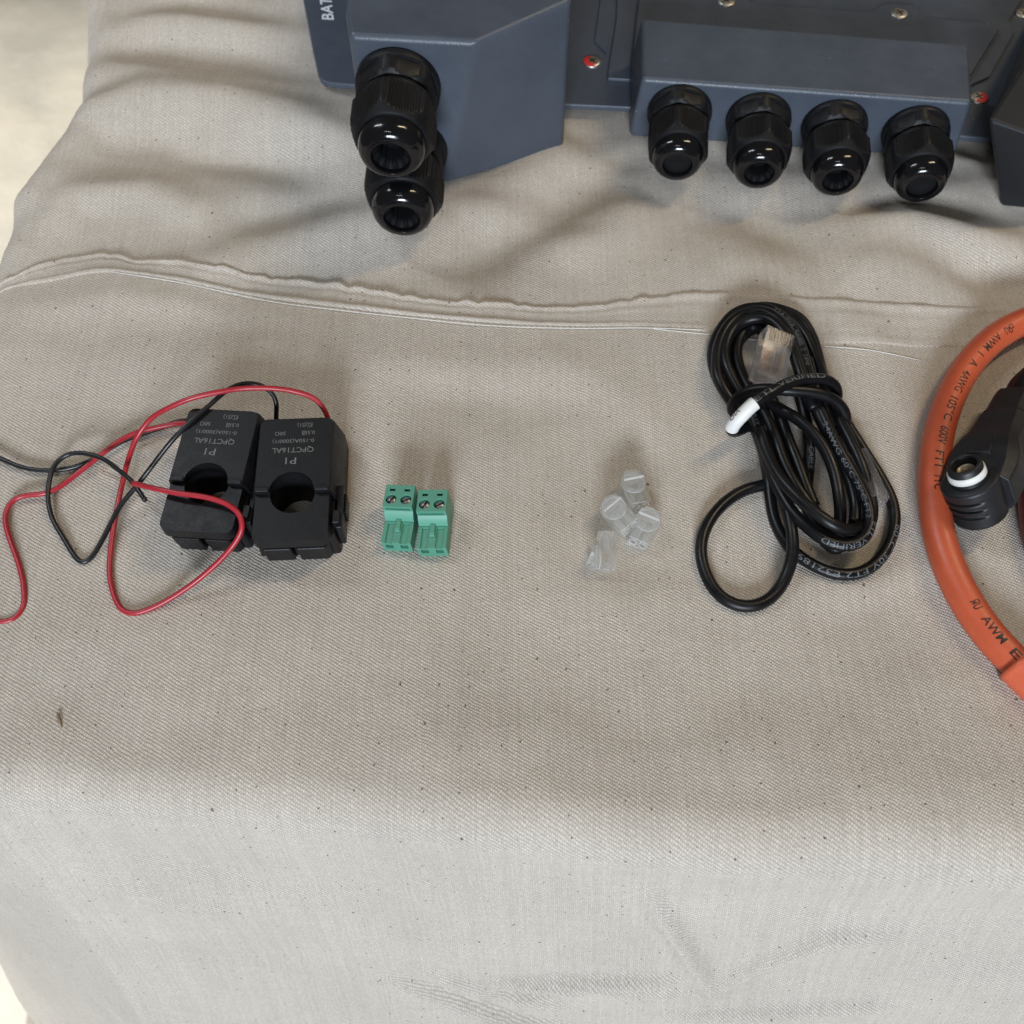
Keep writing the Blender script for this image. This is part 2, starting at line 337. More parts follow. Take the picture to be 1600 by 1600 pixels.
# folds behind and left of the inverter
ridge([(60, 290), (130, 195), (230, 160), (360, 165), (480, 200), (620, 260)], 6.0, 12)
ridge([(45, 370), (120, 310), (230, 300), (330, 330)], 4.0, 8)
ridge([(150, 235), (260, 225), (420, 250), (520, 270)], -3.0, 10)
ridge([(160, 75), (250, 70), (380, 95), (470, 120)], -3.0, 9)
ridge([(190, 40), (300, 30), (450, 55)], 4.0, 10)
ridge([(150, 110), (300, 125), (460, 130)], 3.0, 8)
ridge([(250, 0), (330, 15), (420, 35)], -3, 8)
ridge([(300, 420), (420, 385), (560, 350), (660, 345)], 3.0, 10)
ridge([(330, 360), (450, 330), (560, 300)], -2.5, 9)
ridge([(700, 330), (800, 290), (900, 215)], 3.5, 11)
ridge([(640, 420), (740, 400), (860, 330), (960, 260)], -2.6, 10)
ridge([(860, 400), (960, 350), (1010, 300)], 2.6, 11)
ridge([(1060, 330), (1180, 330), (1260, 400), (1320, 440)], -4.0, 12)
ridge([(1120, 420), (1220, 400), (1400, 420), (1540, 470)], 3.5, 14)
ridge([(1330, 350), (1430, 345), (1520, 380), (1600, 395)], 5.0, 9)
ridge([(1340, 320), (1450, 325), (1540, 340)], -3.0, 7)
ridge([(1480, 415), (1560, 440), (1620, 450)], -4.0, 8)
ridge([(1420, 240), (1480, 235), (1540, 245)], 3.0, 8)
# table top in front of the seam
ridge([(20, 480), (200, 465), (380, 490), (520, 520)], 1.6, 9)
ridge([(0, 560), (250, 560), (430, 560)], 1.2, 14)
ridge([(560, 560), (760, 575), (960, 560)], 1.2, 12)
ridge([(560, 600), (760, 620), (900, 640)], -1.2, 11)
ridge([(860, 560), (980, 620), (1060, 700)], 1.1, 9)
ridge([(1290, 500), (1350, 520), (1420, 620)], 1.4, 10)
ridge([(1250, 920), (1350, 915), (1460, 880)], 1.3, 7)
ridge([(800, 930), (950, 960), (1100, 990), (1300, 1000)], 0.9, 20)
ridge([(0, 1010), (300, 1010), (600, 1040)], 0.8, 20)
# creases on the hanging front
ridge([(1010, 1385), (1060, 1460), (1110, 1545)], 1.9, 3.2, True)
ridge([(770, 1532), (900, 1528), (1060, 1524)], 2.4, 3.0, True)
ridge([(780, 1545), (920, 1538), (1080, 1545)], -2.0, 4.0, True)
ridge([(1110, 1545), (1200, 1500), (1290, 1462), (1370, 1462)], 1.6, 3.5, True)
ridge([(1010, 1580), (1130, 1572), (1260, 1568), (1400, 1570)], 1.6, 3.5, True)
ridge([(610, 1530), (700, 1560), (800, 1590), (900, 1610)], -2.4, 4, True)
ridge([(640, 1510), (760, 1545), (900, 1575)], 1.8, 5, True)
ridge([(150, 1320), (300, 1360), (480, 1390), (600, 1385)], -2.4, 9, True)
ridge([(120, 1380), (300, 1430), (500, 1440)], 2.0, 9, True)
ridge([(180, 1480), (330, 1510), (520, 1500)], -2.0, 8, True)
ridge([(600, 1290), (800, 1300), (1000, 1330), (1300, 1350)], 1.8, 12, True)
ridge([(1200, 1400), (1400, 1440), (1600, 1430)], -1.4, 12, True)
ridge([(60, 1560), (160, 1620), (240, 1700)], -3, 9, True)
def vnoise(a, b, s, seed):
    rs = np.random.RandomState(seed); G = rs.rand(64, 64)*2-1
    x = a/s+31.3; y = b/s+27.7; xi = np.floor(x).astype(int); yi = np.floor(y).astype(int); fx = x-xi; fy = y-yi
    fx = fx*fx*(3-2*fx); fy = fy*fy*(3-2*fy)
    g = lambda i, j: G[i % 64, j % 64]
    return (g(xi, yi)*(1-fx)+g(xi+1, yi)*fx)*(1-fy)+(g(xi, yi+1)*(1-fx)+g(xi+1, yi+1)*fx)*fy
def H(a, b):
    a = np.asarray(a, float); b = np.asarray(b, float)
    h = 4.2*np.clip(0.8+0.0028*a, .4, 1.3)*np.exp(-((b-(EDGE0+SL*a)-4)/32)**2)+vnoise(a, b, 46, 1)*1.3+vnoise(a*.8, b*1.2, 21, 2)*0.5+vnoise(a+b*.3, b, 9, 3)*0.10
    far = np.clip((b-95)/60, 0, 1); h = h+far*(vnoise(a*.6, b*1.4, 24, 4)*1.6+vnoise(a*.7, b*1.2, 13, 5)*.6)
    drop = np.clip((-b-100)/70, 0, 1); h = h+drop*(vnoise(a, b, 80, 6)*3.0+vnoise(a*.5, b*1.2, 30, 8)*1.2)
    for pts, hh, wd in RIDGES:
        best = np.full(a.shape, 1e9); par = np.zeros(a.shape); n = len(pts)-1
        for k in range(n):
            (x0, y0), (x1, y1) = pts[k], pts[k+1]; dx, dy = x1-x0, y1-y0; L2 = dx*dx+dy*dy
            t = np.clip(((a-x0)*dx+(b-y0)*dy)/L2, 0, 1); d = np.hypot(a-x0-t*dx, b-y0-t*dy)
            m = d < best; best = np.where(m, d, best); par = np.where(m, (k+t)/n, par)
        env = np.sqrt(np.clip(np.sin(np.pi*np.clip(par*.94+.03, 0, 1)), 0, 1))
        h = h+hh*env*np.exp(-(best/wd)**2*1.2)
    # pressed flat under the things that lie on it, and under the inverter
    for (x, y, r) in ((-88, 5, 34), (-32, -6, 15), (36, -14, 16), (105, 30, 55), (145, 10, 22)):
        k = np.clip(1.25-np.hypot(a-x, b-y)/r, 0, .85); h = h*(1-k)
    k = np.clip((b-(196-0.12*(a-50)))/25, 0, 1)*np.clip((a+95)/20, 0, 1); h = h*(1-k)-2.0*k
    k = np.exp(-(((a-205)/26)**2+((b-192)/22)**2)); h = h-5*k
    return h
def surf(a, b):
    """cloth coordinates -> 3D, over a table with rounded edges, hanging down with a flare"""
    a = np.asarray(a, float); b = np.asarray(b, float); h = H(a, b)
    df = (EDGE0+SL*a-b)/math.sqrt(1+SL*SL); dl = np.interp(b, EY, EX)-a; RC = 28.0
    q0 = dl+RC; q1 = df+RC; m0 = np.maximum(q0, 0); m1 = np.maximum(q1, 0); ln = np.hypot(m0, m1)
    d = ln+np.minimum(np.maximum(q0, q1), 0)-RC
    l = np.maximum(ln, 1e-6); n0 = m0/l; n1 = m1/l
    nx = -n0+n1*FN.x; ny = n1*FN.y; nl = np.maximum(np.hypot(nx, ny), 1e-6); nx /= nl; ny /= nl
    dd = np.maximum(d, 0); arc = np.minimum(dd, RAD*TH); rest = dd-arc; an = arc/RAD
    out = RAD*np.sin(an)+rest*math.cos(TH); dz = RAD*(1-np.cos(an))+rest*math.sin(TH)
    sn = np.sin(an); cn = np.cos(an)
    X = a-nx*dd+nx*(out+h*sn); Y = b-ny*dd+ny*(out+h*sn); Z = -dz+h*cn
    return X, Y, np.maximum(Z, -697.5)
ga = np.concatenate([np.arange(-960, -330, 30), np.arange(-330, 330, 2.2), np.arange(330, 700, 30)])
gb = np.concatenate([np.arange(-860, -330, 30), np.arange(-330, 330, 2.2), np.arange(330, 800, 30)])
A, B = np.meshgrid(ga, gb); X, Y, Z = surf(A, B); nx_, ny_ = len(ga), len(gb)
idx = np.arange(nx_*ny_).reshape(ny_, nx_)
quads = np.stack([idx[:-1, :-1], idx[:-1, 1:], idx[1:, 1:], idx[1:, :-1]], -1).reshape(-1, 4)
def grid_mesh(name, X, Y, Z, quads, uvA, uvB, mat, parent=None):
    me = bpy.data.meshes.new(name); co = np.stack([X.ravel(), Y.ravel(), Z.ravel()], -1)*MM
    me.from_pydata(co.tolist(), [], quads.tolist()); me.polygons.foreach_set('use_smooth', [True]*len(me.polygons))
    ul = me.uv_layers.new(name='UVMap'); li = np.zeros(len(me.loops), int); me.loops.foreach_get('vertex_index', li)
    ul.data.foreach_set('uv', np.stack([uvA.ravel()[li], uvB.ravel()[li]], -1).ravel().astype(np.float32)); me.materials.append(mat); me.update()
    return link(bpy.data.objects.new(name, me), parent)
cloth = grid_mesh('drop_cloth', X, Y, Z, quads, A, B, CLOTH)
tag(cloth, 'wrinkled off-white canvas drop cloth with dark flecks spread over the table', 'drop cloth')
def ztop(x, y): return float(surf(np.array([x]), np.array([y]))[2][0])
# the sewn seam: a raised band with a ruffled upper edge
up_e = [(-160, 500), (-60, 455), (20, 430), (60, 412), (100, 402), (170, 397), (220, 410), (280, 412), (340, 424), (400, 434), (470, 440), (540, 446), (620, 458), (720, 470), (800, 474), (860, 478), (940, 474), (1000, 466), (1060, 459), (1120, 459), (1200, 466), (1300, 470), (1400, 476), (1500, 482), (1600, 485), (1680, 488)]
lo_e = [(-160, 512), (-60, 468), (20, 446), (80, 438), (150, 430), (200, 433), (280, 446), (350, 460), (420, 470), (560, 485), (700, 498), (800, 506), (900, 510), (1000, 512), (1120, 522), (1250, 534), (1400, 540), (1500, 542), (1600, 541), (1680, 540)]
ue = [flat(*p) for p in up_e]; le = [flat(*p) for p in lo_e]
xs = np.arange(-238, 240, 0.9)
def ev(e, xs):
    e = sorted(e); c = spline([(x, y, 0) for x, y in e], 2.0); c = sorted([(p.x, p.y) for p in c]); return np.interp(xs, [p[0] for p in c], [p[1] for p in c])
yu = ev(ue, xs); yl = ev(le, xs)
scal = vnoise(xs, xs*0, 7.5, 11); scal2 = vnoise(xs, xs*0, 3.1, 12); amt = np.interp(xs, [-200, -150, -60, 40, 90, 215], [.5, .9, 1.0, .9, .35, .3])
yu = yu+(np.abs(scal)*2.2+scal2*.4)*amt
ts = np.array([0, .03, .07, .12, .18, .25, .32, .38, .46, .55, .64, .72, .78, .83, .88, .93, .97, 1.0])
ph = np.array([-.5, .7, 1.5, 1.4, .8, .55, .75, .95, .65, .55, .6, .7, 1.0, 1.45, 1.5, 1.1, .5, -.5])
SX = np.repeat(xs[None], len(ts), 0); SY = yu[None]*(1-ts[:, None])+yl[None]*ts[:, None]
lift = ph[:, None]*(1+0.35*vnoise(SX, SY, 6, 13)*(ts[:, None] < .3))
lift = lift+np.where(ts[:, None] < .2, np.abs(scal[None])*1.1*amt[None], 0)*(np.array(ph) > 0)[:, None]
welt = np.interp(xs, [-200, -150, -120, -20, 30, 60, 215], [.2, .5, 1.0, 1.0, .4, .05, 0])
lift = lift+np.where((ts[:, None] > .76) & (ts[:, None] < .95), 0.5*welt[None], 0)-np.where((ts[:, None] > .76) & (ts[:, None] < .95), .6*(1-welt[None]), 0)
lift = lift+0.12*vnoise(SX, SY*2, 2.2, 14)*(ph > 0)[:, None]
bx, by, bz = surf(SX, SY); SZ = bz+np.where(lift > 0, lift*.62, lift)
si = np.arange(SX.size).reshape(SX.shape); sq = np.stack([si[1:, :-1], si[1:, 1:], si[:-1, 1:], si[:-1, :-1]], -1).reshape(-1, 4)
grid_mesh('seam', bx, by, SZ, sq, SX*1.0+300, SY*1.15+100, CLOTH, cloth)
def lay(px, r): return [Vector((*p, ztop(*p)+r)) for p in (flat(*q) for q in px)]
for pth in ([(560, 489), (640, 496), (760, 508), (900, 513), (1010, 513), (1100, 518)], [(1020, 514), (1130, 527), (1240, 539)], [(1285, 541), (1360, 549), (1440, 561)], [(180, 431), (290, 449), (420, 474), (560, 489)]):
    c = spline(lay(pth, .55 if pth[0][0] < 1000 else .3), 1.5); tubes('stitching_thread', [c], .17, THREAD, cloth, 6)

# ------------------------------------------------------------------ the inverter
inv = tag(empty('inverter', (60, 240, 0)), 'slate grey inverter lying on its back with black cable glands', 'inverter')
IO = Vector((60, 240, 0))
def loc(p): return Vector(p)-IO
def ipoly(px, z): return [tuple((at(x, y, z)-IO)[:2]) for x, y in px]
prism('base_plate', ipoly([(466, -40), (488, 75), (496, 113), (500, 122), (506, 127), (516, 129.5), (560, 133), (890, 163), (1000, 168), (1545, 216), (1680, 228), (1680, -40)], 6), 3.2, 6, PAINT, inv, .7, 2)
prism('back_shell', ipoly([(540, -40), (560, 85), (900, 120), (1560, 170), (1680, 180), (1680, -40)], 3), -3, 3.15, BLACK, inv, 1)
prism('inner_panel', ipoly([(966, -40), (963, 30), (950, 112), (950, 122), (1500, 152), (1519, 131), (1546, 119), (1585, 50), (1577, 30), (1600, -6), (1625, -40)], 7.6), 6.003, 7.6, PAINT, inv, .45, 2)
prism('wiring_cover', ipoly([(1170, -40), (1172, 0), (1185, 7), (1361, 18.5), (1384, 5.5), (1430, 7), (1447, 27), (1556, 37), (1561, 45), (1520, 112), (1500, 140), (1010, 115), (985, 112), (1003, -40)], 9.8), 7.603, 9.8, PAINT, inv, .6, 2)
prism('corner_panel', ipoly([(938, -40), (938, 0), (929, 63), (946, 80), (948, 84), (955, 40), (962, -40)], 7.2), 6.003, 7.2, PAINT, inv, .3, 2)
# cable box with four glands
rb_top = [(53.7, 188.4, 32), (187.2, 173.6, 32), (194, 211.4, 32), (56.3, 229, 32)]
rb_bot = [(51.6, 190.5, 1), (191.5, 176.0, 1), (198, 214, 1), (53, 233, 1)]
rbox = hull8('cable_box', [loc(p) for p in rb_bot], [loc(p) for p in rb_top], PAINT, inv, 2.1, 5)
lb_top = [(-60, 162, 70), (-12.9, 158, 70), (22.5, 183.1, 70), (24, 330, 70), (-66, 330, 70), (-62.5, 176, 70)]
lb_bot = [(-61, 164, 0), (-27, 162.3, 0), (22.4, 183.3, 0), (24, 330, 0), (-66, 330, 0), (-63, 177, 0)]
lbox = hull8('battery_cable_box', [loc(p) for p in lb_bot], [loc(p) for p in lb_top], PAINT, inv, 2.4, 5)
p_t = [at(1542, 186, 44), at(1620, 215, 44), at(1760, 150, 44), at(1750, -40, 44), at(1690, -40, 44)]
p_b = [at(1562, 324, -1), at(1690, 335, -1), at(1800, 260, -1), at(1760, -40, -1), at(1640, -40, -1)]
hull8('side_cover', [loc(p) for p in p_b], [loc(p) for p in p_t], DARKP, inv, 2.2, 4)
# panel screws
def screw(px, py, z, red, tilt):
    c = at(px, py, z)-IO
    M = Matrix.Translation(c) @ Matrix.Rotation(tilt, 4, 'Z')
    s = lathe('screw', [(-1, 4.1), (0.3, 4.1), (.6, 3.9), (.85, 3.0), (.98, 1.6), (1.0, .01)], STEEL, inv, 32, None, M)
    for a in (0, 90):
        Q = M @ Matrix.Rotation(R(a+20), 4, 'Z'); d = .012 if a else 0
        v = [Q @ Vector(p) for p in ((-2.3, -.42, 0.88+d), (2.3, -.42, 0.88+d), (2.3, .42, 0.88+d), (-2.3, .42, 0.88+d), (-1.6, -.32, 1.03+d), (1.6, -.32, 1.03+d), (1.6, .32, 1.03+d), (-1.6, .32, 1.03+d))]
        mesh('drive_slot', v, [(4, 5, 6, 7), (0, 1, 5, 4), (1, 2, 6, 5), (2, 3, 7, 6), (3, 0, 4, 7)], RUBBER, s, False)
    if red:
        v = []; f = []
        for k in range(13):
            a = R(red)+R(180)*k/12; v += [M @ Vector((4.0*math.cos(a), 4.0*math.sin(a), .58)), M @ Vector((3.05*math.cos(a), 3.05*math.sin(a), .87)), M @ Vector((1.5*math.cos(a), 1.5*math.sin(a), 1.01))]
        for k in range(12):
            b = k*3; f += [(b, b+3, b+4, b+1), (b+1, b+4, b+5, b+2)]
        mesh('red_paint_mark', v, f, REDP, s)
screw(925, 97, 6.1, 90, 0.3); screw(1135, 3, 9.9, 0, .2); screw(1405, 22, 9.9, 0, .1); screw(1529, 153, 6.1, 230, .1); screw(1600, 22, 6.1, 0, .5)
text_flat('lettering', 'BAT', at(521.5, 31, 6.2)-IO, at(517, -5, 6.2)-at(521.5, 31, 6.2), at(502, 30, 6.2)-at(521.5, 31, 6.2), 5.8, INKW, inv, 17.5, False, .014)
# cable glands
def hexr(a, ph): return a/math.cos(((ph+1e-9) % (math.pi/3))-math.pi/6)
def make_gland(scale, kind, rot1, rot2):
    g = bpy.data.objects.new('cable_gland', bpy.data.meshes.new('cable_gland')); S = Matrix.Scale(scale, 4)
    def L(name, prof, mat, rf=None, segs=60, parent=g): return autosmooth(lathe(name, prof, mat, parent, segs, rf, S), 40)
    # unit gland: flange across about 27 mm, total length about 35 mm; local Z points out of the box
    g2 = L('mounting_nut', [(0, 13.2), (.6, 13.6), (2.6, 13.6), (3.0, 13.3), (3.02, 13.8), (8.2, 13.8), (9.2, 12.0), (9.4, 11.0), (9.4, 9.5)], BLACK,
           lambda p, t, r: r if t < 3.01 else min(hexr(12.2, p+rot1), 13.75-max(0, t-7.4)*1.1 if t < 9.3 else r), 120)
    L('collar', [(9.0, 10.2), (10.6, 10.4), (10.7, 11.9), (11.9, 12.2), (12.3, 12.0)], BLACK)
    def capr(p, t, r):
        q = ((p+rot2) % (math.pi/3))-math.pi/6; hx = hexr(12.0, p+rot2)
        if abs(q) < math.pi/6*.78: hx += 0.16*(1 if (int((q+1)*30) % 2) else -1)*(1 if 12.4 < t < 25 else 0)
        cone = 13.65-max(0, t-22.4)*0.62-max(0, 13.4-t)*.9
        return min(hx, cone) if r > 11.5 else min(r, hx)
    autosmooth(lathe('cap_nut', [(12.0, 11.0), (12.2, 13), (12.8, 13), (13.4, 13), (15, 13), (18, 13), (21, 13), (22.8, 13), (23.6, 13), (24.4, 13), (25.2, 13), (25.8, 12.2), (26.1, 11.2), (26.1, 10.0)], BLACK, g, 384, capr, S), 25)
    prof = [(25.0, 10.5), (26.6, 10.5), (27.8, 10.4)]
    for k in range(1, 13):
        a = math.pi/2*k/12; prof.append((28.0+5.0*math.sin(a), 6.2+4.2*math.cos(a)))
    prof += [(32.7, 5.95), (32.2, 5.85), (24, 5.8)]
    L('dome', prof, GLOSS, None, 64)
    if kind == 'plug':
        L('blanking_plug', [(30.9, .01), (31.3, 3), (31.4, 5.2), (31.0, 5.75), (25, 5.78)], RUBBER, None, 48)
    else:
        L('seal', [(31.2, 5.78), (30.4, 5.2), (29.6, 4.3), (28.8, 4.1), (22, 4.0), (22, .01)], RUBBER, lambda p, t, r: r*(1+.10*math.sin(p*12)) if 28.5 < t < 30.9 else r, 72)
    # seat the parts under one mesh: the first part becomes the gland itself
    return g
def place_gland(pos, axis, scale, kind, rot1, rot2):
    g = make_gland(scale, kind, rot1, rot2)
    # body thread tube is the gland's own mesh
    tmp = lathe('thread', [(-2, 9.5*scale), (24*scale, 9.5*scale), (24*scale, .01)], BLACK, None, 40); g.data = tmp.data; bpy.data.objects.remove(tmp)
    link(g, inv); g.location = loc(pos)*MM
    g.rotation_euler = Vector(axis).to_track_quat('Z', 'Y').to_euler(); return g
n_r = Vector((-0.105, -0.994, -0.03)).normalized()
for i, (x, kind) in enumerate(((71.3, 'plug'), (104.6, 'open'), (136.4, 'open'), (170.0, 'plug'))):
    y = 189.2-0.1095*(x-53.7); place_gland((x, y, (17.4, 16.3, 15.6, 15.6)[i]), n_r, 1.0, kind, (.30, .52, .25, .40)[i], (.35, .62, .60, .45)[i])
n_l = Vector((-0.02, -0.997, -0.05)).normalized()
place_gland((-43.6, 160.6, 50.5), n_l, 1.20, 'open', .36, .36)
place_gland((-42.6, 161.8, 19.2), n_l, 1.18, 'open', .5, .30)

# ------------------------------------------------------------------ split-core current transformers
def rr_poly(x0, x1, y0, y1, rads, n=6):
    out = []
    for (cx, cy, sx, sy, r) in ((x1, y0, -1, 1, rads[0]), (x1, y1, -1, -1, rads[1]), (x0, y1, 1, -1, rads[2]), (x0, y0, 1, 1, rads[3])):
        ox, oy = cx+sx*r, cy+sy*r
        a0 = {(-1, 1): -90, (-1, -1): 0, (1, -1): 90, (1, 1): 180}[(sx, sy)]
        out += [(ox+r*math.cos(R(a0+90*k/n)), oy+r*math.sin(R(a0+90*k/n))) for k in range(n+1)]
    return out
def make_ct():
    root = empty('current_transformer')
    W2 = 12.2; HR = 7.4; TOPZ = 19.0
    def half(name, y0, y1, sgn, levels, rads):
        # outline with a half-round notch at y = 0 on the hole side
        arc = [(HR*math.cos(a), HR*math.sin(a)) for a in [math.pi*k/24 for k in range(25)]]
        if sgn > 0:
            body = rr_poly(-W2, W2, y0, y1, rads); b1 = [p for p in body if p[1] > y0+1e-6]
            outl = [(W2, y0)]+[p for p in b1]+[(-W2, y0)]+[(-x, y) for x, y in arc]
        else:
            body = rr_poly(-W2, W2, y0, y1, rads); b1 = [p for p in body if p[1] < y1-1e-6]
            k = max(range(len(b1)), key=lambda i: -b1[i][0]*0+(-1 if False else 0))
            left = [p for p in b1 if p[0] < 0]; right = [p for p in b1 if p[0] >= 0]
            left.sort(key=lambda p: (-p[1], p[0])); right.sort(key=lambda p: (p[1], p[0]))
            left = [p for p in body if p[0] < 0 and p[1] < y1-1e-6]; right = [p for p in body if p[0] >= 0 and p[1] < y1-1e-6]
            outl = [(-W2, y1)]+left+right+[(W2, y1)]+[(x, -y) for x, y in arc]
        n = len(outl); v = []; f = []
        for z, ex, ey in levels:
            for x, y in outl:
                k = min(1, max(0, (abs(x)-8.5)/3)); xx = x+(ex[1] if x > 0 else -ex[0])*k
                yy = y+(ey*min(1, max(0, (abs(y)-9)/4))*(1 if y > 0 else -1))
                v.append((xx, yy, z))
        for l in range(len(levels)-1):
            for i in range(n):
                a = l*n+i; b = l*n+(i+1) % n; f.append((a, b, b+n, a+n))
        f.append(list(range(n))[::-1]); f.append([(len(levels)-1)*n+i for i in range(n)])
        o = fix(mesh(name, v, f, CTMAT, root)); bevel(o, .55, 2, 40); return o
    fl_ = (1.2, 3.0)
    half('coil_half', 0.0, 29.6, 1, [(0, fl_, .8), (8.5, fl_, .8), (TOPZ-1.2, (.5, .8), 0), (TOPZ, (0, 0), -.6)], (0.01, 2.6, 2.6, 0.01))
    half('hinged_half', -17.8, -0.25, -1, [(12.6, (.2, .4), 0), (TOPZ-1.9, (0, 0), 0)], (3.0, .01, .01, 3.0))
    # lower housing of the hinged half, two lugs with a slit between them
    b = half('hinge_housing', -14.0, -0.3, -1, [(0, (.9, 2.2), 0), (12.3, (.6, 1.2), 0)], (1.5, .01, .01, 1.5))
    for s in (-1, 1):
        x0, x1 = (.9, 11.8) if s > 0 else (-11.4, -.9)
        v = [(x0, -14.1, 0), (x1, -14.1, 0), (x1-1.6*s if s > 0 else x1, -16.0, 0), (x0 if s > 0 else x0+1.6, -16.0, 0)]
        t = [(x0, -14.1, 10.4), (x1, -14.1, 10.4), (x1-1.4 if s > 0 else x1, -17.1, 9.6), (x0 if s > 0 else x0+1.4, -17.1, 9.6)]
        hull8('hinge_lug', v, t, CTMAT, root, .5, 2)
    # raised ring and ledge where the halves meet
    for s in (-1, 1):
        xa, xb = (7.6, 12.0) if s > 0 else (-12.0, -7.6)
        box('ledge', xa, xb, -.2, 1.5, TOPZ-.9, TOPZ+.5, CTMAT, root, .3)
    # latch clip on the side
    lf = box('latch_clip', 14.0, 16.2, -11.5, 5.0, 2.0, 13.4, CTMAT, root, .5)
    box('latch_tab', 16.2, 17.0, -4.5, 3.0, 4.5, 11.0, CTMAT, lf, .3)
    box('latch_catch', 13.0, 15.4, -10.4, -5.5, 9.0, 15.0, CTMAT, root, .4)
    # print, read from the far side
    def ln(s, y, cap, x=0, wd=None): text_flat('lettering', s, (x, y, TOPZ+.06), (-1, 0, 0), (0, -1, 0), cap, INKG, root, wd, True)
    ln('P1', 13.0, 2.7, -1.0, 3.6); ln('QPCT16AL', 17.0, 2.1, -.6, 14.0); ln('0-150A(3000/1)', 20.4, 1.5, -.6, 14.0)
    ln('0.5\u7ea7', 23.6, 1.5, 4.2, 4.6); ln('50\u03a9', 23.6, 1.5, -5.2, 3.6); ln('\u7ea2(S1)', 26.9, 1.6, 3.0, 5.2)
    return root
ct = make_ct(); ct.location = Vector((-72.6, -3.0, 0.3))*MM; ct.rotation_euler = (0, 0, R(2.6))
tag(ct, 'black split-core current transformer nearest the green terminal blocks', 'current transformer', 'current transformers')
ct2 = copy_tree(ct); ct2.location = Vector((-101.2, 0.6, 0.3))*MM; ct2.rotation_euler = (R(.5), R(-1.0), R(-4.4))
tag(ct2, 'black split-core current transformer with red wire draped across its hole', 'current transformer', 'current transformers')
def wire(name, root, pts, r, mat):
    c = smooth_path(spline([at(x, y, z) for x, y, z in pts], 1.0), 5)
    Mi = (Matrix.Translation(root.location) @ root.rotation_euler.to_matrix().to_4x4()).inverted()
    return tubes(name, [[(Mi @ (p*MM))/MM for p in c]], r, mat, root, 12)
wire('red_lead', ct, [(508, 672, 7), (514, 664, 10), (512, 650, 13), (494, 624, 17), (462, 612, 19), (430, 607, 21), (380, 607, 22), (345, 612, 23), (300, 622, 23), (262, 638, 20), (235, 655, 15), (213, 685, 10), (200, 720, 6.5), (189, 765, 4), (180, 810, 3.2), (173, 860, 2.2), (171, 895, 1.6), (178, 930, 1.4), (190, 953, 1.6), (206, 959, 1.8), (240, 949, 2.5), (290, 920, 5), (335, 884, 9), (366, 850, 13), (379, 824, 17), (374, 803, 19), (352, 786, 20), (318, 776, 20.2), (280, 771, 20), (245, 764, 19), (208, 755, 16)], .94, WIRER)
wire('black_lead', ct, [(430, 672, 5), (432, 660, 8), (431, 646, 11), (433, 631, 14), (424, 612, 17), (405, 601, 19), (379, 599, 20), (356, 609, 20.4), (330, 631, 20.4), (300, 657, 20.2), (270, 687, 18), (240, 725, 12), (217, 755, 8), (187, 792, 5), (165, 834, 3), (147, 866, 1.6), (136, 878, 1.2), (127, 880, 1.2), (118, 871, 1.2), (97, 837, 1.3), (82, 811, 1.6), (75, 781, 2.2), (77, 751, 3.2), (86, 725, 4.2), (105, 710, 5), (131, 708, 6), (161, 717, 7), (187, 736, 9), (206, 752, 10.5), (227, 782, 11)], .86, WIREB)
wire('red_lead', ct2, [(330, 668, 6), (300, 662, 5), (282, 661, 4.2), (250, 667, 3.6), (210, 677, 4), (180, 693, 4), (150, 717, 2.6), (112, 747, 1.5), (92, 762, 1.6), (72, 771, 2), (52, 773, 2), (34, 775, 1.6), (18, 783, 1.3), (8, 805, 1.2), (13, 835, 1.2), (28, 877, 1.2), (37, 916, 1.2), (36, 950, 1.2), (22, 968, 1.2), (0, 972, 1.2), (-40, 968, 1.2), (-90, 985, 1.2)], .94, WIRER)
wire('black_lead', ct2, [(330, 662, 5), (300, 657, 3.5), (279, 658, 2), (252, 668, 1.2), (225, 677, 1.2), (190, 690, 1.3), (165, 705, 1.5), (139, 721, 1.3), (109, 732, 1.2), (75, 735, 1.2), (37, 731, 1.2), (0, 716, 1.2), (-40, 700, 1.2), (-100, 690, 1.2)], .86, WIREB)

